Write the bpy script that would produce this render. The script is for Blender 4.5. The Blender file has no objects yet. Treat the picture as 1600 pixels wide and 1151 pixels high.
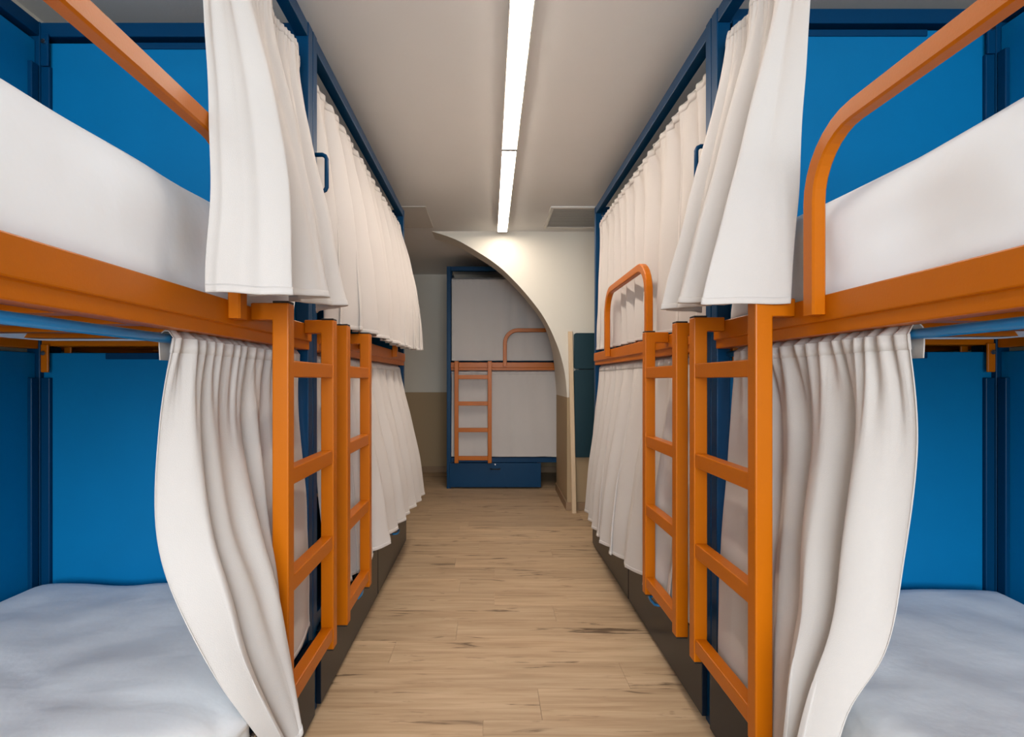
import bpy, bmesh, math, random
from mathutils import Vector, noise

random.seed(7)
scene = bpy.context.scene
COL = scene.collection

# ------------------------------------------------------------------ camera
H, F, U0, V0 = 1.17, 850.0, 765.0, 593.0      # eye height (m), focal length (px), vanishing point (px)
cam_data = bpy.data.cameras.new('camera')
cam = bpy.data.objects.new('camera', cam_data)
COL.objects.link(cam)
cam.location = (0, 0, H)
cam.rotation_euler = (math.radians(90), 0, 0)
cam_data.sensor_fit = 'HORIZONTAL'
cam_data.sensor_width = 36.0
cam_data.lens = F / 1600 * 36.0
cam_data.shift_x = (800 - U0) / 1600
cam_data.shift_y = (V0 - 575.5) / 1600
cam_data.clip_start = 0.02
scene.camera = cam

# ------------------------------------------------------------------ world, daylight, exposure
world = bpy.data.worlds.new('world')
scene.world = world
world.use_nodes = True
world.node_tree.nodes['Background'].inputs[0].default_value = (0.75, 0.87, 1.0, 1)
world.node_tree.nodes['Background'].inputs[1].default_value = 1.0

LAMP_STRENGTH = 36.0
LAMP_COLOR = (1.0, 0.885, 0.76, 1)

def daylight(name, loc, size, rot, power, color):
    l = bpy.data.lights.new(name, 'AREA')
    l.shape = 'RECTANGLE'
    l.size, l.size_y = size
    l.energy = power
    l.color = color
    o = bpy.data.objects.new(name, l)
    o.location = loc
    o.rotation_euler = rot
    COL.objects.link(o)
    return o
# daylight entering through the wide window in the wall behind the camera
daylight('window_daylight_offscreen', (0.06, -3.25, 2.0), (3.2, 2.4), (math.radians(66), 0, 0), 425, (0.84, 0.93, 1.0))

vs = scene.view_settings
vs.view_transform = 'Standard'
vs.look = 'None'
vs.exposure = 0.2
vs.gamma = 1.0
vs.use_curve_mapping = False

# ------------------------------------------------------------------ materials
def srgb(r, g, b):
    f = lambda c: (c / 255 / 12.92) if c / 255 <= 0.04045 else ((c / 255 + 0.055) / 1.055) ** 2.4
    return (f(r), f(g), f(b), 1)

def mat(name, col, rough=0.5, spec=0.5, coat=0.0, var=0.06, scale=6.0, bump=0.0, bscale=60.0, sheen=0.0, metallic=0.0):
    m = bpy.data.materials.new(name)
    m.use_nodes = True
    nt = m.node_tree
    b = nt.nodes['Principled BSDF']
    b.inputs['Roughness'].default_value = rough
    b.inputs['Specular IOR Level'].default_value = spec
    b.inputs['Coat Weight'].default_value = coat
    b.inputs['Coat Roughness'].default_value = 0.15
    b.inputs['Sheen Weight'].default_value = sheen
    b.inputs['Metallic'].default_value = metallic
    tc = nt.nodes.new('ShaderNodeTexCoord')
    n = nt.nodes.new('ShaderNodeTexNoise')
    n.inputs['Scale'].default_value = scale
    n.inputs['Detail'].default_value = 3
    nt.links.new(tc.outputs['Object'], n.inputs['Vector'])
    mx = nt.nodes.new('ShaderNodeMix'); mx.data_type = 'RGBA'
    mx.inputs[6].default_value = tuple(c * (1 - var) for c in col[:3]) + (1,)
    mx.inputs[7].default_value = tuple(min(1, c * (1 + var)) for c in col[:3]) + (1,)
    nt.links.new(n.outputs['Fac'], mx.inputs[0])
    nt.links.new(mx.outputs[2], b.inputs['Base Color'])
    if bump > 0:
        n2 = nt.nodes.new('ShaderNodeTexNoise')
        n2.inputs['Scale'].default_value = bscale
        n2.inputs['Detail'].default_value = 4
        nt.links.new(tc.outputs['Object'], n2.inputs['Vector'])
        bp = nt.nodes.new('ShaderNodeBump')
        bp.inputs['Strength'].default_value = bump
        bp.inputs['Distance'].default_value = 0.01
        nt.links.new(n2.outputs['Fac'], bp.inputs['Height'])
        nt.links.new(bp.outputs['Normal'], b.inputs['Normal'])
    return m

M = {}
M['blue'] = mat('blue_frame_paint', srgb(0, 54, 90), rough=0.36, spec=0.16, bump=0.03, bscale=250)
M['panel'] = mat('blue_panel_paint', srgb(0, 107, 158), rough=0.5, spec=0.15, bump=0.04, bscale=300)
M['litblue'] = mat('window_lit_rod_blue', srgb(22, 122, 184), rough=0.28, spec=0.5)  # blue of the rods brightened, window light on them put into the colour
M['drawer'] = mat('dark_navy_drawer_paint', srgb(14, 24, 36), rough=0.28, spec=0.22)
M['orange'] = mat('orange_metal_paint', srgb(184, 97, 0), rough=0.34, spec=0.22, bump=0.03, bscale=220)
M['black'] = mat('black_plastic', srgb(24, 20, 18), rough=0.5)
M['steel'] = mat('bolt_steel', srgb(200, 200, 200), rough=0.25, metallic=1.0)
M['fabric'] = mat('off_white_curtain_fabric', srgb(197, 190, 185), rough=0.9, spec=0.15, var=0.02, bump=0.12, bscale=500, sheen=0.1)
M['sheet'] = mat('white_cotton_sheet', srgb(242, 244, 247), rough=0.85, spec=0.2, var=0.015, bump=0.35, bscale=9, sheen=0.1)
M['ceiling'] = mat('ceiling_plaster', srgb(226, 225, 223), rough=0.85, spec=0.2, var=0.015, bump=0.04, bscale=90)
M['hatch'] = mat('ceiling_hatch_paint', srgb(208, 203, 196), rough=0.8, spec=0.2, var=0.01)
M['vent'] = mat('vent_paint', srgb(222, 218, 212), rough=0.5, spec=0.3, var=0.01)
M['board'] = mat('dark_teal_board', srgb(16, 50, 60), rough=0.5, spec=0.3)
M['palewood'] = mat('pale_wood', srgb(214, 186, 152), rough=0.55, spec=0.3, scale=20)
M['skirting'] = mat('skirting_wood', srgb(150, 122, 94), rough=0.5, spec=0.3, scale=12)
M['alu'] = mat('lamp_housing', srgb(200, 196, 190), rough=0.35, metallic=0.6)
M['mattress'] = M['sheet']
M['winframe'] = mat('window_frame_paint', srgb(225, 225, 222), rough=0.5)

def wall_mat():
    m = bpy.data.materials.new('two_tone_wall_paint')
    m.use_nodes = True
    nt = m.node_tree
    b = nt.nodes['Principled BSDF']
    b.inputs['Roughness'].default_value = 0.8
    b.inputs['Specular IOR Level'].default_value = 0.2
    g = nt.nodes.new('ShaderNodeNewGeometry')
    sp = nt.nodes.new('ShaderNodeSeparateXYZ')
    nt.links.new(g.outputs['Position'], sp.inputs[0])
    gt = nt.nodes.new('ShaderNodeMath'); gt.operation = 'GREATER_THAN'
    gt.inputs[1].default_value = 1.012
    nt.links.new(sp.outputs['Z'], gt.inputs[0])
    mx = nt.nodes.new('ShaderNodeMix'); mx.data_type = 'RGBA'
    mx.inputs[6].default_value = srgb(172, 148, 116)
    mx.inputs[7].default_value = srgb(220, 213, 200)
    nt.links.new(gt.outputs[0], mx.inputs[0])
    nt.links.new(mx.outputs[2], b.inputs['Base Color'])
    n = nt.nodes.new('ShaderNodeTexNoise'); n.inputs['Scale'].default_value = 120
    bp = nt.nodes.new('ShaderNodeBump'); bp.inputs['Strength'].default_value = 0.05; bp.inputs['Distance'].default_value = 0.01
    nt.links.new(g.outputs['Position'], n.inputs['Vector'])
    nt.links.new(n.outputs['Fac'], bp.inputs['Height'])
    nt.links.new(bp.outputs['Normal'], b.inputs['Normal'])
    return m
M['wall'] = wall_mat()

def wood_mat():
    m = bpy.data.materials.new('oak_plank_floor')
    m.use_nodes = True
    nt = m.node_tree
    L = nt.links.new
    b = nt.nodes['Principled BSDF']
    b.inputs['Specular IOR Level'].default_value = 0.35
    g = nt.nodes.new('ShaderNodeNewGeometry')
    oi = nt.nodes.new('ShaderNodeObjectInfo')
    off = nt.nodes.new('ShaderNodeVectorMath'); off.operation = 'SCALE'
    off.inputs[0].default_value = (17.3, 9.1, 5.7)
    L(oi.outputs['Random'], off.inputs['Scale'])
    add = nt.nodes.new('ShaderNodeVectorMath'); add.operation = 'ADD'
    L(g.outputs['Position'], add.inputs[0]); L(off.outputs[0], add.inputs[1])
    def nz(sc, detail, rough=0.55, dist=0.0):
        mp = nt.nodes.new('ShaderNodeVectorMath'); mp.operation = 'MULTIPLY'
        mp.inputs[1].default_value = sc
        L(add.outputs[0], mp.inputs[0])
        n = nt.nodes.new('ShaderNodeTexNoise')
        n.inputs['Scale'].default_value = 1.0
        n.inputs['Detail'].default_value = detail
        n.inputs['Roughness'].default_value = rough
        n.inputs['Distortion'].default_value = dist
        L(mp.outputs[0], n.inputs['Vector'])
        return n
    def ramp(stops, src):
        r = nt.nodes.new('ShaderNodeValToRGB')
        els = r.color_ramp.elements
        els[0].position, els[0].color = stops[0]
        els[1].position, els[1].color = stops[-1]
        for p, c in stops[1:-1]:
            e = els.new(p); e.color = c
        L(src, r.inputs[0])
        return r
    grain = nz((2.2, 34, 1), 5, 0.6, 0.4)
    base = ramp([(0.25, srgb(164, 135, 104)), (0.5, srgb(188, 160, 128)), (0.75, srgb(206, 180, 148))], grain.outputs['Fac'])
    patch = nz((1.1, 5, 1), 2)
    pr = ramp([(0.3, (0.88, 0.87, 0.86, 1)), (0.7, (1.06, 1.05, 1.04, 1))], patch.outputs['Fac'])
    m1 = nt.nodes.new('ShaderNodeMix'); m1.data_type = 'RGBA'; m1.blend_type = 'MULTIPLY'; m1.inputs[0].default_value = 1
    L(base.outputs[0], m1.inputs[6]); L(pr.outputs[0], m1.inputs[7])
    # dark cracks and knots, streaked along the boards
    crack = nz((3.0, 24, 1), 4, 0.55, 1.2)
    cr = ramp([(0.60, (0, 0, 0, 1)), (0.72, (1, 1, 1, 1))], crack.outputs['Fac'])
    m2 = nt.nodes.new('ShaderNodeMix'); m2.data_type = 'RGBA'
    m2.inputs[7].default_value = srgb(92, 70, 50)
    L(cr.outputs[0], m2.inputs[0]); L(m1.outputs[2], m2.inputs[6])
    tone = nt.nodes.new('ShaderNodeMapRange')
    tone.inputs['To Min'].default_value = 0.9; tone.inputs['To Max'].default_value = 1.08
    L(oi.outputs['Random'], tone.inputs['Value'])
    m3 = nt.nodes.new('ShaderNodeVectorMath'); m3.operation = 'SCALE'
    L(m2.outputs[2], m3.inputs[0]); L(tone.outputs[0], m3.inputs['Scale'])
    L(m3.outputs[0], b.inputs['Base Color'])
    rr = nt.nodes.new('ShaderNodeMapRange')
    rr.inputs['To Min'].default_value = 0.42; rr.inputs['To Max'].default_value = 0.6
    L(grain.outputs['Fac'], rr.inputs['Value']); L(rr.outputs[0], b.inputs['Roughness'])
    bp = nt.nodes.new('ShaderNodeBump'); bp.inputs['Strength'].default_value = 0.12; bp.inputs['Distance'].default_value = 0.004
    L(grain.outputs['Fac'], bp.inputs['Height']); L(bp.outputs['Normal'], b.inputs['Normal'])
    return m
M['wood'] = wood_mat()

def emit_mat(strength, color):
    m = bpy.data.materials.new('lit_lamp_diffuser')
    m.use_nodes = True
    b = m.node_tree.nodes['Principled BSDF']
    b.inputs['Base Color'].default_value = (0.9, 0.9, 0.9, 1)
    b.inputs['Emission Color'].default_value = color
    b.inputs['Emission Strength'].default_value = strength
    return m
M['emit'] = emit_mat(LAMP_STRENGTH, LAMP_COLOR)

def glass_mat():
    m = bpy.data.materials.new('window_glass')
    m.use_nodes = True
    nt = m.node_tree
    nt.nodes.remove(nt.nodes['Principled BSDF'])
    t = nt.nodes.new('ShaderNodeBsdfTransparent')
    gl = nt.nodes.new('ShaderNodeBsdfGlossy'); gl.inputs['Roughness'].default_value = 0.02
    mx = nt.nodes.new('ShaderNodeMixShader'); mx.inputs[0].default_value = 0.06
    nt.links.new(t.outputs[0], mx.inputs[1]); nt.links.new(gl.outputs[0], mx.inputs[2])
    nt.links.new(mx.outputs[0], nt.nodes['Material Output'].inputs['Surface'])
    return m
M['glass'] = glass_mat()

# ------------------------------------------------------------------ mesh helpers
def link(name, bm, material, parent=None, loc=(0, 0, 0), bevel=0.0, smooth=False, segs=2):
    bmesh.ops.recalc_face_normals(bm, faces=bm.faces)
    me = bpy.data.meshes.new(name)
    bm.to_mesh(me); bm.free()
    if smooth:
        for p in me.polygons: p.use_smooth = True
    me.materials.append(M[material])
    o = bpy.data.objects.new(name, me)
    COL.objects.link(o)
    o.location = loc
    if parent is not None: o.parent = parent
    if bevel > 0:
        b = o.modifiers.new('bevel', 'BEVEL')
        b.width = bevel; b.segments = segs; b.limit_method = 'ANGLE'; b.angle_limit = math.radians(40)
    return o

def tag(o, label, cat, group=None):
    o['label'] = label; o['category'] = cat
    if group: o['group'] = group
    return o

def struct(o):
    o['kind'] = 'structure'
    return o

def empty(name, loc=(0, 0, 0)):
    o = bpy.data.objects.new(name, None)
    o.location = loc; o.empty_display_size = 0.1
    COL.objects.link(o)
    return o

def bm_box(bm, lo, hi, T=lambda p: p):
    vs_ = [bm.verts.new(T(Vector((x, y, z)))) for x in (lo[0], hi[0]) for y in (lo[1], hi[1]) for z in (lo[2], hi[2])]
    for f in ((0, 1, 3, 2), (4, 6, 7, 5), (0, 4, 5, 1), (2, 3, 7, 6), (0, 2, 6, 4), (1, 5, 7, 3)):
        bm.faces.new([vs_[i] for i in f])

def box(name, lo, hi, material, parent=None, bevel=0.0, T=lambda p: p):
    bm = bmesh.new(); bm_box(bm, lo, hi, T)
    return link(name, bm, material, parent, bevel=bevel)

def bm_prism(bm, poly, a0, a1, make):
    """extrude a closed 2-D outline from a0 to a1; make(a, p, q) -> Vector"""
    r0 = [bm.verts.new(make(a0, p, q)) for p, q in poly]
    r1 = [bm.verts.new(make(a1, p, q)) for p, q in poly]
    n = len(poly)
    for i in range(n):
        bm.faces.new((r0[i], r0[(i + 1) % n], r1[(i + 1) % n], r1[i]))
    bm.faces.new(r0); bm.faces.new(r1[::-1])

def bm_sweep(bm, pts, side, w, h, rnd=0.0, sides=None):
    """sweep a rectangle (w along `side`, h across) or a circle (sides) along pts"""
    rings = []
    n = len(pts)
    for i, p in enumerate(pts):
        t = (pts[min(i + 1, n - 1)] - pts[max(i - 1, 0)]).normalized()
        s = (side - t * side.dot(t)).normalized()
        u = t.cross(s)
        if sides:
            ring = [p + s * math.cos(2 * math.pi * k / sides) * w / 2 + u * math.sin(2 * math.pi * k / sides) * h / 2 for k in range(sides)]
        else:
            c = rnd
            ring = []
            for sx, sy, flip in ((1, 1, 0), (-1, 1, 1), (-1, -1, 0), (1, -1, 1)):
                e1 = p + s * sx * w / 2 + u * sy * (h / 2 - c)
                e2 = p + s * sx * (w / 2 - c) + u * sy * h / 2
                ring += [e2, e1] if flip else [e1, e2]
        rings.append([bm.verts.new(q) for q in ring])
    k = len(rings[0])
    for a, b in zip(rings, rings[1:]):
        for j in range(k):
            bm.faces.new((a[j], a[(j + 1) % k], b[(j + 1) % k], b[j]))
    bm.faces.new(rings[0]); bm.faces.new(rings[-1][::-1])

# ------------------------------------------------------------------ room shell
XL, XR, YN, YF, ZC = -1.66, 1.80, -2.50, 6.88, 2.50
YA = 4.88                                   # front of the wall with the arch

floor = struct(box('floor', (XL, YN, -0.12), (XR, YF, -0.009), 'wood'))
rng = random.Random(3)
PW, PL = 0.19, 1.28
row = 0
y = YN
plank_mesh_cache = {}
while y < YF - 0.01:
    y1 = min(y + PW, YF)
    x = XL - rng.uniform(0.0, PL * 0.95)
    while x < XR:
        x0, x1 = max(x, XL), min(x + PL, XR)
        if x1 - x0 > 0.02:
            key = (round(x1 - x0, 4), round(y1 - y, 4))
            if key not in plank_mesh_cache:
                bm = bmesh.new()
                bm_box(bm, (0.0006, 0.0006, -0.010), (key[0] - 0.0006, key[1] - 0.0006, 0.0))
                bmesh.ops.recalc_face_normals(bm, faces=bm.faces)
                me = bpy.data.meshes.new('floor_plank'); bm.to_mesh(me); bm.free()
                me.materials.append(M['wood'])
                plank_mesh_cache[key] = me
            o = bpy.data.objects.new('floor_plank', plank_mesh_cache[key])
            o.location = (x0, y, 0); COL.objects.link(o); o.parent = floor
        x += PL
    y += PW

struct(box('ceiling', (XL - 0.1, YN - 0.1, ZC), (XR + 0.1, YF + 0.1, ZC + 0.12), 'ceiling'))
struct(box('wall_left', (XL - 0.1, YN - 0.1, -0.12), (XL, YF + 0.1, ZC), 'wall'))
struct(box('wall_right', (XR, YN - 0.1, -0.12), (XR + 0.1, YF + 0.1, ZC), 'wall'))
struct(box('wall_far', (XL, YF, -0.12), (XR, YF + 0.1, ZC), 'wall'))
# wall behind the camera with its window opening
WX0, WX1, WZ0, WZ1 = -1.36, 1.48, 0.05, 2.34
bm = bmesh.new()
for lo, hi in (((XL, WZ0 * 0 - 0.12), (XR, WZ0)), ((XL, WZ1), (XR, ZC)), ((XL, WZ0), (WX0, WZ1)), ((WX1, WZ0), (XR, WZ1))):
    bm_box(bm, (lo[0], YN - 0.1, lo[1]), (hi[0], YN, hi[1]))
struct(link('wall_near', bm, 'wall'))
win = struct(empty('window_1', (0, YN - 0.05, WZ0)))
def winpart(name, lo, hi, m):
    o = box(name, (lo[0], -0.03, lo[1] - WZ0), (hi[0], 0.03, hi[1] - WZ0), m)
    o.parent = win
    return o
for a, b in (((WX0, WZ0), (WX1, WZ0 + 0.05)), ((WX0, WZ1 - 0.05), (WX1, WZ1)), ((WX0, WZ0 + 0.05), (WX0 + 0.05, WZ1 - 0.05)),
             ((WX1 - 0.05, WZ0 + 0.05), (WX1, WZ1 - 0.05)), ((0.035, WZ0 + 0.05), (0.085, WZ1 - 0.05))):
    winpart('window_frame', a, b, 'winframe')
for a, b in (((WX0 + 0.05, WZ0 + 0.05), (0.035, WZ1 - 0.05)), ((0.085, WZ0 + 0.05), (WX1 - 0.05, WZ1 - 0.05))):
    o = winpart('pane', a, b, 'glass'); o.scale = (1, 0.1, 1)

# arch wall: front profile read off the photograph at the depth where the wall meets the floor
prof_px = [(674.5, 361), (712, 374), (749, 395), (773, 411), (794, 429), (822, 459), (846, 490), (862, 519), (875, 552), (883, 586), (886, 618)]
prof = [((u - U0) * YA / F, H + (V0 - v) * YA / F) for u, v in prof_px]
prof[0] = (prof[0][0], ZC)
dense = []
for i in range(len(prof) - 1):                       # smooth the outline
    p0, p1, p2, p3 = prof[max(i - 1, 0)], prof[i], prof[i + 1], prof[min(i + 2, len(prof) - 1)]
    for k in range(4):
        t = k / 4
        q = []
        for c in range(2):
            q.append(0.5 * (2 * p1[c] + (p2[c] - p0[c]) * t + (2 * p0[c] - 5 * p1[c] + 4 * p2[c] - p3[c]) * t * t + (3 * p1[c] - p0[c] - 3 * p2[c] + p3[c]) * t ** 3))
        dense.append(tuple(q))
xc = prof[-1][0]
dense += [prof[-1], (xc, 0.8), (xc, 0.4), (xc, -0.05)]
def back_y(z):
    if z < 1.12: return 5.79
    s = min(1, (z - 1.12) / 0.62)
    s = s * s * (3 - 2 * s)
    return 5.79 + (5.16 - 5.79) * s
bm = bmesh.new()
fr, bk, fo, bo = [], [], [], []
for x, z in dense:
    yb = back_y(z)
    fr.append(bm.verts.new((x, YA, z))); bk.append(bm.verts.new((x + 0.018 * (yb - YA), yb, z)))
    fo.append(bm.verts.new((XR + 0.02, YA, z))); bo.append(bm.verts.new((XR + 0.02, yb, z)))
for i in range(len(dense) - 1):
    bm.faces.new((fr[i], fr[i + 1], fo[i + 1], fo[i]))
    bm.faces.new((bk[i], bo[i], bo[i + 1], bk[i + 1]))
    f = bm.faces.new((fr[i], bk[i], bk[i + 1], fr[i + 1]))
    bm.faces.new((fo[i], fo[i + 1], bo[i + 1], bo[i]))
bm.faces.new((fr[0], fo[0], bo[0], bk[0])); bm.faces.new((fr[-1], bk[-1], bo[-1], fo[-1]))
struct(link('wall_arch', bm, 'wall'))

struct(box('baseboard_far', (XL, YF - 0.014, 0.0), (XR, YF, 0.075), 'skirting', bevel=0.003))
struct(box('baseboard_arch', (xc - 0.012, YA - 0.014, 0.0), (XR, YA, 0.075), 'skirting', bevel=0.003))
bm = bmesh.new()
vsb = [bm.verts.new((xx, yy, zz)) for yy, xa in ((YA, xc), (5.785, xc + 0.018 * 0.905)) for xx in (xa - 0.012, xa + 0.002) for zz in (0, 0.075)]
for f in ((0, 1, 3, 2), (4, 6, 7, 5), (0, 4, 5, 1), (2, 3, 7, 6), (0, 2, 6, 4), (1, 5, 7, 3)):
    bm.faces.new([vsb[i] for i in f])
struct(link('baseboard_return', bm, 'skirting'))

# ------------------------------------------------------------------ ceiling fittings
LX, LW = 0.112, 0.078
lamp_labels = ['lit linear ceiling lamp running between the tops of the open-curtained bunks',
               'lit linear ceiling lamp ending at the white arch wall']
for (y0, y1), lab in zip(((1.36, 3.065), (3.085, 4.77)), lamp_labels):
    t = empty('ceiling_lamp', (LX, (y0 + y1) / 2, ZC))
    hl = (y1 - y0) / 2
    bm = bmesh.new()
    bm_box(bm, (-LW / 2 - 0.004, -hl, -0.030), (-LW / 2, hl, 0))
    bm_box(bm, (LW / 2, -hl, -0.030), (LW / 2 + 0.004, hl, 0))
    bm_box(bm, (-LW / 2, -hl, -0.004), (LW / 2, hl, 0))
    link('housing', bm, 'alu', t)
    box('diffuser', (-LW / 2 + 0.0005, -hl + 0.005, -0.033), (LW / 2 - 0.0005, hl - 0.005, -0.006), 'emit', t)
    for s in (-1, 1):
        box('end_cap', (-LW / 2 - 0.004, s * hl - 0.005, -0.034), (LW / 2 + 0.004, s * hl + 0.005, 0), 'alu', t)
    tag(t, lab, 'lamp', 'ceiling lamps over the aisle')

t = tag(empty('ceiling_vent', (0.72, 4.46, ZC)), 'white slatted air vent in the ceiling before the arch wall', 'vent')
for lo, hi in (((-0.25, -0.29), (0.25, -0.265)), ((-0.25, 0.265), (0.25, 0.29)), ((-0.25, -0.265), (-0.225, 0.265)), ((0.225, -0.265), (0.25, 0.265))):
    box('vent_frame', (lo[0], lo[1], -0.012), (hi[0], hi[1], 0), 'vent', t, bevel=0.002)
box('backing', (-0.225, -0.265, -0.002), (0.225, 0.265, 0), 'hatch', t)
for k in range(12):
    yy = -0.243 + k * 0.0442
    bm = bmesh.new()
    bm_prism(bm, [(yy - 0.018, -0.010), (yy + 0.014, -0.003), (yy + 0.016, -0.005), (yy - 0.016, -0.012)], -0.225, 0.225, lambda a, p, q: Vector((a, p, q)))
    link('slat', bm, 'vent', t)
tag(box('ceiling_hatch', (-0.98, 4.17, ZC - 0.006), (-0.49, 4.75, ZC), 'hatch', bevel=0.003), 'flush square access hatch in the ceiling before the arch', 'hatch')

# ------------------------------------------------------------------ bunk beds
BL, BW, BH = 2.04, 0.96, 2.39               # length, depth, height of a bunk bed
P = 0.045
class Frame:
    """local axes of a bed: a along the long side from the ladder end, b from the aisle side to the wall side"""
    def __init__(self, origin, ea, eb):
        self.o, self.ea, self.eb = Vector(origin), Vector(ea), Vector(eb)
    def T(self, p):
        return self.ea * p[0] + self.eb * p[1] + Vector((0, 0, p[2]))

def hoop_points(a0, a1, z0, z1, r, b, T):
    pts = [(a0, z0), (a0, z0 + 0.1), (a0, z1 - r - 0.02)]
    for k in range(9):
        th = math.pi - k / 8 * math.pi / 2
        pts.append((a0 + r + r * math.cos(th), z1 - r + r * math.sin(th)))
    for k in range(1, 4):
        pts.append((a0 + r + (a1 - a0 - 2 * r) * k / 4, z1))
    for k in range(9):
        th = math.pi / 2 - k / 8 * math.pi / 2
        pts.append((a1 - r + r * math.cos(th), z1 - r + r * math.sin(th)))
    pts += [(a1, z1 - r - 0.02), (a1, z0 + 0.1), (a1, z0)]
    return [T((a, b, z)) for a, z in pts]

def build_bed(fr, label, lad_off, lad_w, drawers=(0, 1), handle=False, foot_panels=True):
    root = empty('bunk_bed', fr.o)
    tag(root, label, 'bunk bed', 'curtained bunk beds')
    T = fr.T
    bx = lambda name, lo, hi, m, parent=root, bevel=0.003: box(name, lo, hi, m, parent, bevel, T)
    for a in (0, BL - P):
        for b in (0, BW - P):
            bx('post', (a, b, 0), (a + P, b + P, BH), 'blue')
    for b in (0.002, BW - P + 0.002):
        bx('top_beam', (P, b, BH - 0.05), (BL - P, b + P - 0.004, BH - 0.002), 'blue')
    for a in (0.002, BL - P + 0.002):
        bx('end_beam', (a, P, BH - 0.05), (a + P - 0.004, BW - P, BH - 0.002), 'blue')
    # upper bunk: orange rails, slats under the mattress
    bm = bmesh.new()
    bm_prism(bm, [(-0.012, 1.299), (-0.012, 1.356), (0.001, 1.356), (0.001, 1.336), (0.040, 1.336), (0.040, 1.271), (-0.004, 1.271), (-0.004, 1.299)], 0.046, BL - 0.046,
             lambda a, p, q: T((a, p, q)))
    link('side_rail', bm, 'orange', root, bevel=0.003)
    bx('back_rail', (P, BW - P + 0.004, 1.275), (BL - P, BW - 0.006, 1.345), 'orange')
    for a in (0.006, BL - P + 0.006):
        bx('end_rail', (a, P, 1.285), (a + P - 0.012, BW - P, 1.345), 'orange')
    for k in range(9):
        a = 0.16 + k * 0.21
        bx('slat', (a, 0.040, 1.300), (a + 0.05, BW - P + 0.004, 1.325), 'orange', bevel=0)
    bx('upper_base', (0.05, 0.042, 1.325), (BL - 0.05, BW - 0.05, 1.337), 'orange', bevel=0)
    # lower bunk: blue rails and base
    bx('lower_rail', (P, 0.004, 0.280), (BL - P, 0.034, 0.334), 'blue')
    bx('lower_back_rail', (P, BW - 0.036, 0.285), (BL - P, BW - 0.006, 0.352), 'blue')
    bx('lower_base', (0.05, 0.034, 0.318), (BL - 0.05, BW - 0.036, 0.334), 'blue', bevel=0)
    # sheet panels closing the ends and the wall side, with folded edge strips at the corners
    ends = [(0.016, 0.030)] + ([(BL - 0.030, BL - 0.016)] if foot_panels else [])
    for (z0, z1) in ((0.352, 1.262), (1.356, 2.325)):
        for a0, a1 in ends:
            p = bx('end_panel', (a0, P, z0), (a1, BW - P, z1), 'panel')
            s = 1 if a0 < 1 else -1
            af = a1 if s > 0 else a0
            q0, q1 = sorted((af - s * 0.002, af + s * 0.014))
            for bb in (BW - P - 0.032,):
                bx('edge_strip', (q0, bb, z0 + 0.01), (q1, bb + 0.030, z1 - 0.085), 'blue', p)
            q0, q1 = sorted((af - s * 0.002, af + s * 0.005))
            bx('edge_strip', (q0, 0.20, z1 - 0.022), (q1, BW - 0.26, z1), 'blue', p)
        p = bx('back_panel', (P, BW - 0.030, z0), (BL - P, BW - 0.016, z1), 'panel')
        for aa in (P + 0.002, BL - P - 0.032):
            bx('edge_strip', (aa, BW - 0.044, z0 + 0.01), (aa + 0.030, BW - 0.028, z1 - 0.085), 'blue', p)
    # curtain rods and their tabs
    for z, m, name in ((2.252, 'litblue', 'curtain_rod'), (1.254, 'litblue', 'curtain_rod')):
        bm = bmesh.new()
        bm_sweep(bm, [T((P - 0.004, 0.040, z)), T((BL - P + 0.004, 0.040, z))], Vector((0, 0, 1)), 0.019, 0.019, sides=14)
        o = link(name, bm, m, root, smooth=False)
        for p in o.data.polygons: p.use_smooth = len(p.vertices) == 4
    for a in (P, BL - P - 0.008):
        for b in (P + 0.004, BW - P - 0.034):
            for z0, z1, m in ((2.235, 2.345, 'blue'), (1.195, 1.290, 'orange')):
                tb = bx('tab', (a, b, z0), (a + 0.008, b + 0.026, z1), m)
                bm = bmesh.new()
                aa = a + (0.008 if a < 1 else 0)
                d = 0.006 if a < 1 else -0.006
                bm_sweep(bm, [T((aa, b + 0.013, z1 - 0.03)), T((aa + d, b + 0.013, z1 - 0.03))], Vector((0, 0, 1)), 0.016, 0.016, sides=8)
                link('bolt', bm, 'steel', tb)
    # orange guard rail hoop
    bm = bmesh.new()
    side = fr.eb
    bm_sweep(bm, hoop_points(0.625, 1.49, 1.312, 1.700, 0.14, -0.027, T), side, 0.030, 0.040, rnd=0.004)
    link('guard_rail', bm, 'orange', root)
    # orange ladder: two stiles with arms hooked over the rail, four rungs, black caps
    W = 0.042
    bo, bi = -0.108, -0.108 + W
    for a in (lad_off, lad_off + lad_w - W):
        bm = bmesh.new()
        bm_prism(bm, [(bo, 0.289), (bo, 1.365), (-0.0115, 1.365), (-0.0115, 1.322), (bi, 1.322), (bi, 0.289)], a, a + W, lambda q, p, z: T((q, p, z)))
        st = link('ladder_stile', bm, 'orange', root, bevel=0.0035)
        bx('cap', (a + 0.001, bo + 0.001, 1.3645), (a + W - 0.001, bi - 0.001, 1.370), 'black', st, 0.001)
        bx('cap', (a + 0.002, bo + 0.002, 0.284), (a + W - 0.002, bi - 0.002, 0.2895), 'black', st, 0.001)
    for zc in (1.198, 0.918, 0.638, 0.340):
        bx('rung', (lad_off + W - 0.002, bo + 0.003, zc - 0.022), (lad_off + lad_w - W + 0.002, bi - 0.003, zc + 0.022), 'orange')
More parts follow.
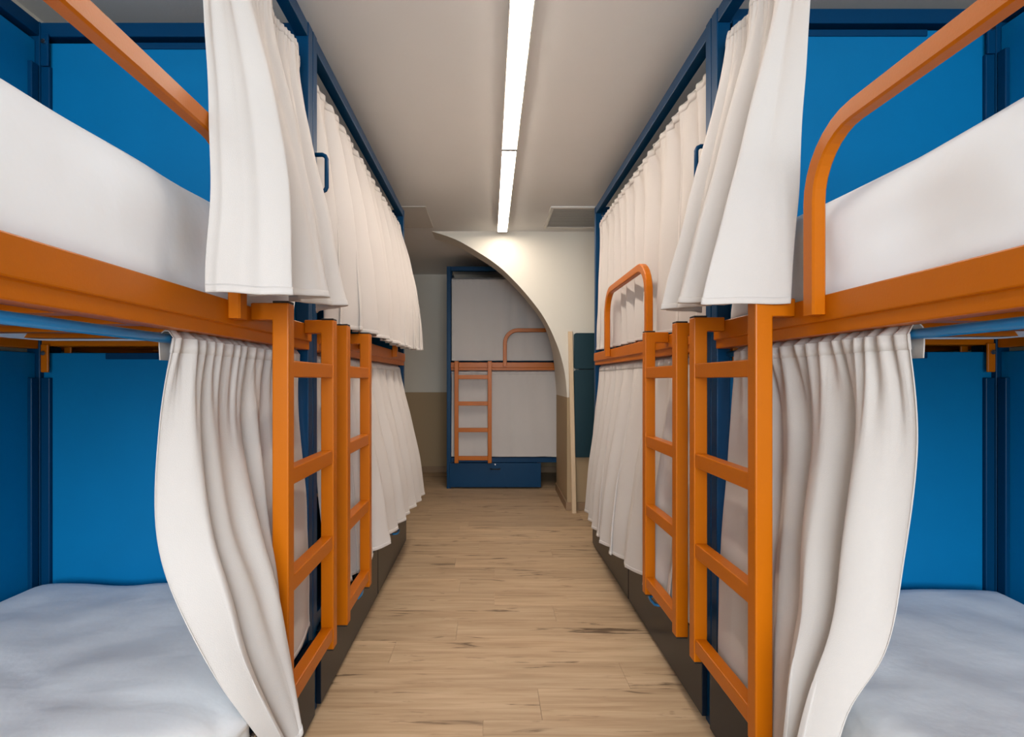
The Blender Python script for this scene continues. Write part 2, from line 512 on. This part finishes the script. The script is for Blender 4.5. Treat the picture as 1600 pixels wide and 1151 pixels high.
    # drawers under the lower bunk
    for k in drawers:
        a0, a1 = (0.030, 1.012) if k == 0 else (1.022, BL - 0.03)
        d = bx('drawer', (a0, -0.018, 0.018), (a1, 0.0, 0.278), 'drawer' if len(drawers) > 1 else 'blue')
        bm = bmesh.new()
        bm_box(bm, (a0 + 0.03, 0.0, 0.03), (a1 - 0.03, 0.80, 0.26), T)
        link('drawer_box', bm, 'blue', d)
        am = (a0 + a1) / 2
        bm = bmesh.new()
        pts = [(am - 0.05, -0.018), (am - 0.05, -0.030), (am - 0.042, -0.042), (am, -0.046), (am + 0.042, -0.042), (am + 0.05, -0.030), (am + 0.05, -0.018)]
        bm_sweep(bm, [T((a, b, 0.215)) for a, b in pts], Vector((0, 0, 1)), 0.012, 0.012, sides=8)
        link('handle', bm, 'litblue' if len(drawers) > 1 else 'black', d, smooth=True)
        bm = bmesh.new()
        bm_sweep(bm, [T((am, -0.0175, 0.262)), T((am, -0.022, 0.262))], Vector((0, 0, 1)), 0.014, 0.014, sides=10)
        link('lock', bm, 'steel', d)
    if handle:
        bm = bmesh.new()
        pts = [(0.002, 1.835), (-0.026, 1.835), (-0.036, 1.830), (-0.041, 1.820), (-0.041, 1.77), (-0.041, 1.72), (-0.036, 1.710), (-0.026, 1.705), (0.002, 1.705)]
        bm_sweep(bm, [T((0.022, b, z + 0.130)) for b, z in pts], fr.ea, 0.015, 0.015, sides=10)
        link('grab_handle', bm, 'blue', root, smooth=True)
    return root

XFL, XFR = -0.617, 0.745                    # aisle faces of the two rows
JL, JR = 1.90, 1.83                         # where the beds of a row meet
YB = 5.85                                   # front of the bed beyond the arch
F_L1 = Frame((XFL, JL - 0.002, 0), (0, -1, 0), (-1, 0, 0))
F_L2 = Frame((XFL, JL + 0.002, 0), (0, 1, 0), (-1, 0, 0))
F_R1 = Frame((XFR, JR - 0.002, 0), (0, -1, 0), (1, 0, 0))
F_R2 = Frame((XFR, JR + 0.002, 0), (0, 1, 0), (1, 0, 0))
F_B = Frame((-0.461, YB, 0), (1, 0, 0), (0, 1, 0))
build_bed(F_L1, 'blue bunk bed with pushed-open curtains in the row opposite the teal wall board', JL - 0.002 - 1.817, 0.44, foot_panels=False)
build_bed(F_R1, 'blue bunk bed with pushed-open curtains in the row on the teal wall board side', JR - 0.002 - 1.737, 0.434, foot_panels=False)
build_bed(F_L2, 'blue bunk bed with drawn curtains in the row opposite the teal wall board', 0.048, 0.40, handle=True)
build_bed(F_R2, 'blue bunk bed with drawn curtains in the row on the teal wall board side', 0.027, 0.41, handle=True)
build_bed(F_B, 'navy bunk bed standing across the end of the aisle behind the arch', 0.09, 0.394, drawers=(0,))

# ------------------------------------------------------------------ bedding
def bedding(fr, a0, a1, b0, b1, z0, z1, label, seed, wr=0.010, r=0.06, name='mattress', drape=0.0, sag=0.0):
    """mattress in a tucked white sheet: rounded block with soft wrinkles"""
    bm = bmesh.new()
    na, nb, nz = 72, 34, 12
    verts = {}
    A, B, Z = a1 - a0, b1 - b0, z1 - z0
    def rp(i, j, k):
        p = Vector((a0 + A * i / na, b0 + B * j / nb, z0 + Z * k / nz))
        c = Vector((min(max(p.x, a0 + r), a1 - r), min(max(p.y, b0 + r), b1 - r), min(max(p.z, z0 + r * 0.5), z1 - r)))
        d = p - c
        if d.length > 1e-6:
            rr = r if p.z > z0 + r * 0.5 else r
            m = max(abs(d.x), abs(d.y), abs(d.z))
            n = d.normalized()
            p = c + n * min(rr, m if (d.x == 0) + (d.y == 0) + (d.z == 0) == 2 else rr)
        q = Vector((p.x * 2.2 + seed, p.y * 3.0, p.z * 5.0))
        w = noise.noise(q) * wr + noise.noise(q * 2.7 + Vector((3, 1, 2))) * wr * 0.45
        cr = abs(noise.noise(Vector((p.x * 1.3 + p.y * 2.1 + seed * 2, p.y * 1.1 - p.x * 0.7, p.z * 4))))
        w -= max(0, 0.06 - cr) * wr * 4
        n = (p - c).normalized() if (p - c).length > 1e-6 else Vector((0, 0, 1))
        if p.z > z0 + 0.02:
            p = p + n * w
        sm = min(1, max(0, (p.x - 0.52) / 0.2)); sm = sm * sm * (3 - 2 * sm)
        p.y -= drape * sm * max(0, 1 - (p.y - b0) / 0.25) ** 1.5
        # pulled-in tucks and bulges along the aisle side
        side = max(0, 1 - (p.y - b0) / 0.10)
        p.y += side * sag * (0.5 + noise.noise(Vector((p.x * 4.5 + seed, p.z * 3, 1.7)))) * (1 - abs(2 * (p.z - z0) / Z - 1) * 0.4)
        p.z += sag * 0.9 * noise.noise(Vector((p.x * 2.6 + seed * 3, p.y * 2, 0.3))) * min(1, max(0, (p.z - z0) / Z))
        # crowned top
        if k == nz or p.z > z1 - r * 1.2:
            ca = 1 - (2 * (p.x - a0) / A - 1) ** 4
            cb = 1 - (2 * (p.y - b0) / B - 1) ** 4
            p.z += 0.012 * ca * cb
        return p
    def V(i, j, k):
        key = (i, j, k)
        if key not in verts: verts[key] = bm.verts.new(fr.T(rp(i, j, k)))
        return verts[key]
    for i in range(na):
        for j in range(nb):
            bm.faces.new((V(i, j, nz), V(i + 1, j, nz), V(i + 1, j + 1, nz), V(i, j + 1, nz)))
            bm.faces.new((V(i, j, 0), V(i, j + 1, 0), V(i + 1, j + 1, 0), V(i + 1, j, 0)))
    for k in range(nz):
        for i in range(na):
            bm.faces.new((V(i, 0, k), V(i + 1, 0, k), V(i + 1, 0, k + 1), V(i, 0, k + 1)))
            bm.faces.new((V(i, nb, k), V(i, nb, k + 1), V(i + 1, nb, k + 1), V(i + 1, nb, k)))
        for j in range(nb):
            bm.faces.new((V(0, j, k), V(0, j, k + 1), V(0, j + 1, k + 1), V(0, j + 1, k)))
            bm.faces.new((V(na, j, k), V(na, j + 1, k), V(na, j + 1, k + 1), V(na, j, k + 1)))
    o = link(name, bm, 'sheet', None, loc=fr.o, smooth=True)
    tag(o, label, 'mattress', 'made mattresses in white sheets')
    return o
bedding(F_L1, 0.06, 1.98, 0.004, 0.905, 1.338, 1.592, 'thick white-sheeted upper mattress on the bunk opposite the teal wall board', 1.3, wr=0.013, r=0.085, sag=0.022)
bedding(F_R1, 0.06, 1.98, 0.004, 0.905, 1.338, 1.592, 'thick white-sheeted upper mattress on the bunk on the teal wall board side', 8.7, wr=0.013, r=0.085, sag=0.022)
bedding(F_L1, 0.06, 1.98, 0.004, 0.905, 0.3355, 0.498, 'white-sheeted lower mattress on the bunk opposite the teal wall board', 4.1, wr=0.016, drape=0.088)
bedding(F_R1, 0.06, 1.98, 0.004, 0.905, 0.3355, 0.498, 'white-sheeted lower mattress on the bunk on the teal wall board side', 5.9, wr=0.016)

# ------------------------------------------------------------------ curtains
def cr_interp(pts, t):
    n = len(pts) - 1
    f = min(max(t, 0), 1) * n
    i = min(int(f), n - 1)
    u = f - i
    p0, p1, p2, p3 = pts[max(i - 1, 0)], pts[i], pts[i + 1], pts[min(i + 2, n)]
    return tuple(0.5 * (2 * p1[c] + (p2[c] - p0[c]) * u + (2 * p0[c] - 5 * p1[c] + 4 * p2[c] - p3[c]) * u * u + (3 * p1[c] - p0[c] - 3 * p2[c] + p3[c]) * u ** 3) for c in range(3))

def curtain(cols, out, along, label, group, pleats=8, amp=(0.008, 0.02), seed=0, nu=220, nv=44, gather=0.007, fold=0.5, head=0.055, hem_wave=0.004, start=None, gn=None):
    """cloth from columns of world points (top to hem); `out` points to the aisle, `along` runs with the columns"""
    out, along = Vector(out), Vector(along)
    rg = random.Random(seed)
    ph = rg.uniform(0, 6.28)
    if start is not None: ph = start
    gn = gn or pleats * 3.4
    amps = [rg.uniform(0.65, 1.3) for _ in range(int(pleats) + 3)]
    warp = [(rg.uniform(0.10, 0.3), rg.uniform(1.2, 2.6), rg.uniform(0, 6.28)) for _ in range(2)]
    grid = []
    for j in range(nv + 1):
        t = j / nv
        keyrow = [cr_interp(c, t) for c in cols]
        rowp = []
        for i in range(nu + 1):
            s = i / nu
            p = Vector(cr_interp(keyrow, s))
            w = pleats * s + sum(a * (math.sin(f * 2 * math.pi * s + q + t * 0.5) - math.sin(q + t * 0.5)) for a, f, q in warp)
            th = 2 * math.pi * w + ph
            am = amps[min(max(int(w + 1), 0), len(amps) - 1)]
            A = (amp[0] + (amp[1] - amp[0]) * t ** 0.8) * am
            edge = min(1, 0.35 + 6 * min(s, 1 - s))
            sn = math.sin(th)
            d = A * edge * (sn + 0.25 * math.sin(2 * th + 1.1))
            gz = math.exp(-(t / 0.13) ** 2)
            p += out * d * (1 - gz) + along * (A * fold * edge * math.sin(2 * th) * t)
            # tight gathers of the heading pocket
            ga = 0.5 + 0.5 * math.sin(2 * math.pi * gn * s + ph * 2 + 2.5 * noise.noise(Vector((s * 11, 0, seed))))
            p += out * gz * (0.0125 + 1.5 * gather * ga * edge + 0.4 * gather * abs(noise.noise(Vector((s * 60, t * 9, seed)))))
            p += out * 0.006 * noise.noise(Vector((s * 9, t * 5, seed + 4.2))) * (0.3 + t)
            p.z += hem_wave * t * noise.noise(Vector((s * 14, 0, seed + 9))) + 0.006 * gz * abs(math.sin(2 * math.pi * w * 1.35)) * (1 if j == 0 else 0)
            rowp.append(p)
        grid.append(rowp)
    # pocket wrapped over the rod and stitched down behind it
    zr = cols[0][0][2] - 0.013
    wrap = []
    for q in range(7):
        rowp = []
        for i in range(nu + 1):
            s = i / nu
            f = grid[0][i]
            rod = Vector(cr_interp([c[0] for c in cols], s))
            fo = (f - rod).dot(out)                      # how far the front of the pocket stands off
            sh = f - rod - out * fo
            if q == 0: o_, z_ = -0.013, zr - 0.045
            elif q == 1: o_, z_ = -0.0145, zr - 0.018
            else:
                th = math.pi * (1 - (q - 2) / 5)
                k = math.cos(th)
                o_ = (fo if k > 0 else 0.0145) * k
                z_ = zr + 0.0145 * math.sin(th) + 0.006 * math.sin(th) * abs(math.sin(s * pleats * 8 + seed))
            p = rod + sh * 0.5 + out * o_
            p.z = z_
            rowp.append(p)
        wrap.append(rowp)
    for i in range(nu + 1): grid[0][i].z = min(grid[0][i].z, zr)
    body = wrap[:-1] + grid
    def mesh(rows, shift=0.0):
        bm = bmesh.new()
        vv = [[bm.verts.new(p) for p in r] for r in rows]
        for a, b in zip(vv, vv[1:]):
            for i in range(len(a) - 1):
                bm.faces.new((a[i], a[i + 1], b[i + 1], b[i]))
        return bm
    o = link('curtain', mesh(body), 'fabric', smooth=True)
    so = o.modifiers.new('cloth', 'SOLIDIFY'); so.thickness = 0.0022; so.offset = 0
    tag(o, label, 'curtain', group)
    # turned-up hem and stitched heading as bands of double cloth
    def band(name, t0, t1, th):
        rows = []
        n = 3
        for q in range(n + 1):
            f = (t0 + (t1 - t0) * q / n) * nv
            j = min(int(f), nv - 1); u = f - j
            rows.append([grid[j][i].lerp(grid[j + 1][i], u) for i in range(nu + 1)])
        b = link(name, mesh(rows), 'fabric', o, smooth=True)
        m = b.modifiers.new('cloth', 'SOLIDIFY'); m.thickness = th; m.offset = 0
    ztop, zbot = cols[0][0][2], cols[0][-1][2]
    hgt = max(0.2, ztop - zbot)
    band('hem', 1 - 0.026 / hgt, 1.0, 0.0048)
    band('heading', 0.0, head / hgt, 0.0048)
    return o

GU, GL = 'upper bunk curtains', 'lower bunk curtains'
ZU, ZL = 2.265, 1.268                       # cloth over the rods
XRL, XRR = XFL - 0.040, XFR + 0.040         # rods

def ease_cols(tops, hems, k=2.0, n=5, mid=None):
    cols = []
    for q, (a, b) in enumerate(zip(tops, hems)):
        c = []
        kq = k[q] if isinstance(k, list) else k
        for i in range(n):
            t = i / (n - 1)
            e = 1 - (1 - t) ** kq
            c.append((a[0] + (b[0] - a[0]) * e, a[1] + (b[1] - a[1]) * t, a[2] + (b[2] - a[2]) * t))
        cols.append(c)
    return cols

# near left, upper: gathered towards the post, hem lying over the ladder top
hy = [(1.055, -0.552, 1.340), (1.085, -0.49, 1.343), (1.125, -0.408, 1.345), (1.175, -0.49, 1.352), (1.235, -0.545, 1.36), (1.30, -0.46, 1.372), (1.37, -0.405, 1.378),
      (1.44, -0.50, 1.382), (1.50, -0.54, 1.384), (1.56, -0.46, 1.386), (1.62, -0.425, 1.388), (1.68, -0.50, 1.388), (1.76, -0.56, 1.386)]
n = len(hy)
zig = [0, 0.006, 0.014, 0.006, -0.006, 0.006, 0.016, 0.004, -0.006, 0.006, 0.016, 0.004, -0.004]
tops = [(XRL + zig[i], 1.19 + (1.845 - 1.19) * i / (n - 1), ZU) for i in range(n)]
curtain(ease_cols(tops, [(x, y, z) for y, x, z in hy], [1.7] * 5 + [1.2, 1.1] + [1.0] * 6), (1, 0, 0), (0, 1, 0),
        'off-white upper curtain bunched open over the ladder, row opposite the teal board', GU, pleats=11, amp=(0.007, 0.006), seed=1, fold=0.3)

# near right, upper
hy = [(1.285, 0.712, 1.350), (1.305, 0.62, 1.352), (1.325, 0.520, 1.352), (1.375, 0.60, 1.36), (1.41, 0.655, 1.37), (1.45, 0.57, 1.376), (1.49, 0.515, 1.380),
      (1.54, 0.60, 1.382), (1.58, 0.64, 1.384), (1.62, 0.57, 1.384), (1.66, 0.522, 1.384), (1.70, 0.60, 1.384), (1.74, 0.68, 1.384)]
n = len(hy)
tops = [(XRR - zig[i], 1.31 + (1.775 - 1.31) * i / (n - 1), ZU) for i in range(n)]
curtain(ease_cols(tops, [(x, y, z) for y, x, z in hy], 1.0), (-1, 0, 0), (0, 1, 0),
        'off-white upper curtain bunched open over the ladder, row on the teal board side', GU, pleats=9, amp=(0.007, 0.006), seed=2, fold=0.3)

# near left, lower: columns by hand (x, y, z)
def col(top_y, rod_x, *keys):
    return [(rod_x, top_y, ZL)] + [(x, y, z) for y, x, z in keys]
cols = [col(1.105, XRL, (1.085, -0.655, 1.06), (1.080, -0.650, 0.84), (1.075, -0.588, 0.68), (1.115, -0.532, 0.53), (1.27, -0.492, 0.29)),
        col(1.19, XRL, (1.15, -0.62, 1.06), (1.14, -0.585, 0.84), (1.145, -0.54, 0.68), (1.175, -0.508, 0.52), (1.29, -0.478, 0.29)),
        col(1.29, XRL, (1.25, -0.635, 1.06), (1.235, -0.595, 0.84), (1.245, -0.545, 0.68), (1.265, -0.505, 0.52), (1.32, -0.478, 0.30)),
        col(1.40, XRL, (1.34, -0.62, 1.06), (1.315, -0.565, 0.84), (1.315, -0.52, 0.68), (1.325, -0.495, 0.52), (1.345, -0.482, 0.33)),
        col(1.52, XRL, (1.48, -0.63, 1.06), (1.44, -0.60, 0.84), (1.42, -0.585, 0.68), (1.41, -0.578, 0.52), (1.40, -0.575, 0.35)),
        col(1.66, XRL, (1.63, -0.63, 1.06), (1.62, -0.60, 0.84), (1.60, -0.59, 0.68), (1.58, -0.580, 0.52), (1.57, -0.578, 0.36)),
        col(1.83, XRL, (1.815, -0.635, 1.06), (1.81, -0.61, 0.84), (1.80, -0.60, 0.68), (1.79, -0.585, 0.52), (1.77, -0.580, 0.37))]
curtain(cols, (1, 0, 0), (0, 1, 0), 'off-white lower curtain pushed half open, row opposite the teal wall board', GL, pleats=4.2, amp=(0.016, 0.022), seed=3, gather=0.012, start=-1.5, gn=15)

cols = [col(1.00, XRR, (1.005, 0.785, 1.06), (1.012, 0.765, 0.85), (1.040, 0.748, 0.66), (1.085, 0.70, 0.50), (1.13, 0.675, 0.27)),
        col(1.08, XRR, (1.07, 0.755, 1.06), (1.065, 0.725, 0.85), (1.08, 0.71, 0.66), (1.11, 0.68, 0.50), (1.14, 0.655, 0.27)),
        col(1.17, XRR, (1.15, 0.77, 1.06), (1.135, 0.735, 0.85), (1.135, 0.71, 0.66), (1.15, 0.68, 0.50), (1.17, 0.66, 0.27)),
        col(1.28, XRR, (1.25, 0.76, 1.06), (1.225, 0.72, 0.85), (1.215, 0.70, 0.66), (1.21, 0.675, 0.50), (1.215, 0.655, 0.27)),
        col(1.42, XRR, (1.38, 0.765, 1.06), (1.36, 0.745, 0.85), (1.35, 0.722, 0.66), (1.34, 0.71, 0.50), (1.34, 0.706, 0.27)),
        col(1.56, XRR, (1.53, 0.765, 1.06), (1.52, 0.745, 0.85), (1.51, 0.72, 0.66), (1.50, 0.71, 0.50), (1.50, 0.706, 0.27)),
        col(1.70, XRR, (1.68, 0.75, 1.06), (1.675, 0.73, 0.85), (1.67, 0.715, 0.66), (1.67, 0.708, 0.50), (1.67, 0.706, 0.28))]
curtain(cols, (-1, 0, 0), (0, 1, 0), 'off-white lower curtain pushed half open, row on the teal wall board side', GL, pleats=4.2, amp=(0.016, 0.024), seed=14, gather=0.012, start=-1.5, gn=15)

# drawn curtains of the beds further along
def drawn(ys, rod_x, hems, zt, k=1.0):
    tops = [(rod_x, y, zt) for y in ys]
    return ease_cols(tops, hems, k)
ys = [1.965, 2.35, 2.8, 3.3, 3.65, 3.86]
curtain(drawn(ys, XRL, [(-0.585, 1.965, 1.365), (-0.535, 2.35, 1.372), (-0.530, 2.8, 1.370), (-0.525, 3.3, 1.370), (-0.515, 3.65, 1.372), (-0.485, 3.86, 1.380)], ZU, 1.9),
        (1, 0, 0), (0, 1, 0), 'off-white upper curtain drawn shut, row opposite the teal wall board', GU, pleats=11.5, amp=(0.030, 0.032), seed=5, fold=0.9, gather=0.011, gn=26, nu=420)
ys2 = [1.965, 2.17, 2.36, 2.52, 2.8, 3.1, 3.5, 3.86]
curtain(drawn(ys2, XRL, [(-0.590, 1.99, 0.36), (-0.585, 2.2, 0.34), (-0.580, 2.385, 0.34), (-0.495, 2.50, 0.40), (-0.490, 2.8, 0.40), (-0.485, 3.1, 0.39), (-0.478, 3.5, 0.37), (-0.462, 3.86, 0.36)], ZL, 1.3),
        (1, 0, 0), (0, 1, 0), 'off-white lower curtain drawn shut, row opposite the teal wall board', GL, pleats=11, amp=(0.022, 0.024), seed=6, fold=0.9, nu=420, gather=0.009)
ys = [1.90, 2.3, 2.75, 3.2, 3.55, 3.79]
curtain(drawn(ys, XRR, [(0.775, 1.90, 1.372), (0.775, 2.3, 1.372), (0.785, 2.75, 1.374), (0.785, 3.2, 1.374), (0.768, 3.55, 1.375), (0.750, 3.79, 1.378)], ZU, 1.0),
        (-1, 0, 0), (0, 1, 0), 'off-white upper curtain drawn shut behind its hoop, teal wall board side', GU, pleats=11.5, amp=(0.032, 0.028), seed=7, fold=0.9, gather=0.011, gn=26, nu=420)
curtain(drawn(ys, XRR, [(0.715, 1.92, 0.31), (0.68, 2.33, 0.30), (0.655, 2.75, 0.27), (0.655, 3.2, 0.25), (0.67, 3.55, 0.26), (0.68, 3.79, 0.28)], ZL, 1.3),
        (-1, 0, 0), (0, 1, 0), 'off-white lower curtain drawn shut, row on the teal wall board side', GL, pleats=10, amp=(0.024, 0.034), seed=8, fold=0.9, nu=420, gather=0.009)
# bed behind the arch: flat drawn curtains
xs = [-0.41, 0.0, 0.5, 1.0, 1.52]
yr = YB + 0.040
curtain([[(x, yr, ZU), (x, yr - 0.004, 2.0), (x, yr - 0.004, 1.7), (x, yr - 0.006, 1.375)] for x in xs], (0, -1, 0), (1, 0, 0),
        'flat beige upper curtain drawn across the bunk behind the arch', GU, pleats=9, amp=(0.004, 0.006), seed=9, nu=240, gather=0.004, fold=0.2)
curtain([[(x, yr, ZL), (x, yr - 0.02, 0.95), (x, yr - 0.05, 0.65), (x, yr - 0.062, 0.345)] for x in xs], (0, -1, 0), (1, 0, 0),
        'flat beige lower curtain drawn across the bunk behind the arch', GL, pleats=8, amp=(0.004, 0.007), seed=10, nu=240, gather=0.004, fold=0.2)

# ------------------------------------------------------------------ board and batten by the arch wall
t = tag(empty('wall_board', (0.90, YA, 0.48)), 'dark teal two-panel board mounted on the arch wall', 'board')
def rounded_slab(name, x0, x1, z0, z1, y0, y1, r, m, parent):
    pts = []
    for cx, cz, a0 in ((x1 - r, z1 - r, 0), (x0 + r, z1 - r, 90), (x0 + r, z0 + r, 180), (x1 - r, z0 + r, 270)):
        for k in range(6):
            th = math.radians(a0 + k * 18)
            pts.append((cx + r * math.cos(th), cz + r * math.sin(th)))
    bm = bmesh.new()
    bm_prism(bm, pts, y0, y1, lambda a, p, q: Vector((p, a, q)))
    return link(name, bm, m, parent, bevel=0.004)
rounded_slab('upper_panel', -0.148, 0.30, 0.785, 1.105, -0.050, -0.0145, 0.02, 'board', t)
rounded_slab('lower_panel', -0.148, 0.30, 0.0, 0.778, -0.050, -0.0145, 0.02, 'board', t)
box('mounting_strip', (-0.10, -0.016, 0.05), (0.28, 0.0, 1.05), 'black', t)

bm = bmesh.new()
bm_sweep(bm, [Vector((0.742, 4.775, 0.0)), Vector((0.732, 4.82, 0.8)), Vector((0.722, 4.866, 1.60))], Vector((1, 0, 0)), 0.040, 0.026, rnd=0.004)
tag(link('wooden_batten', bm, 'palewood'), 'tall pale wooden batten leaning by the teal wall board', 'batten')
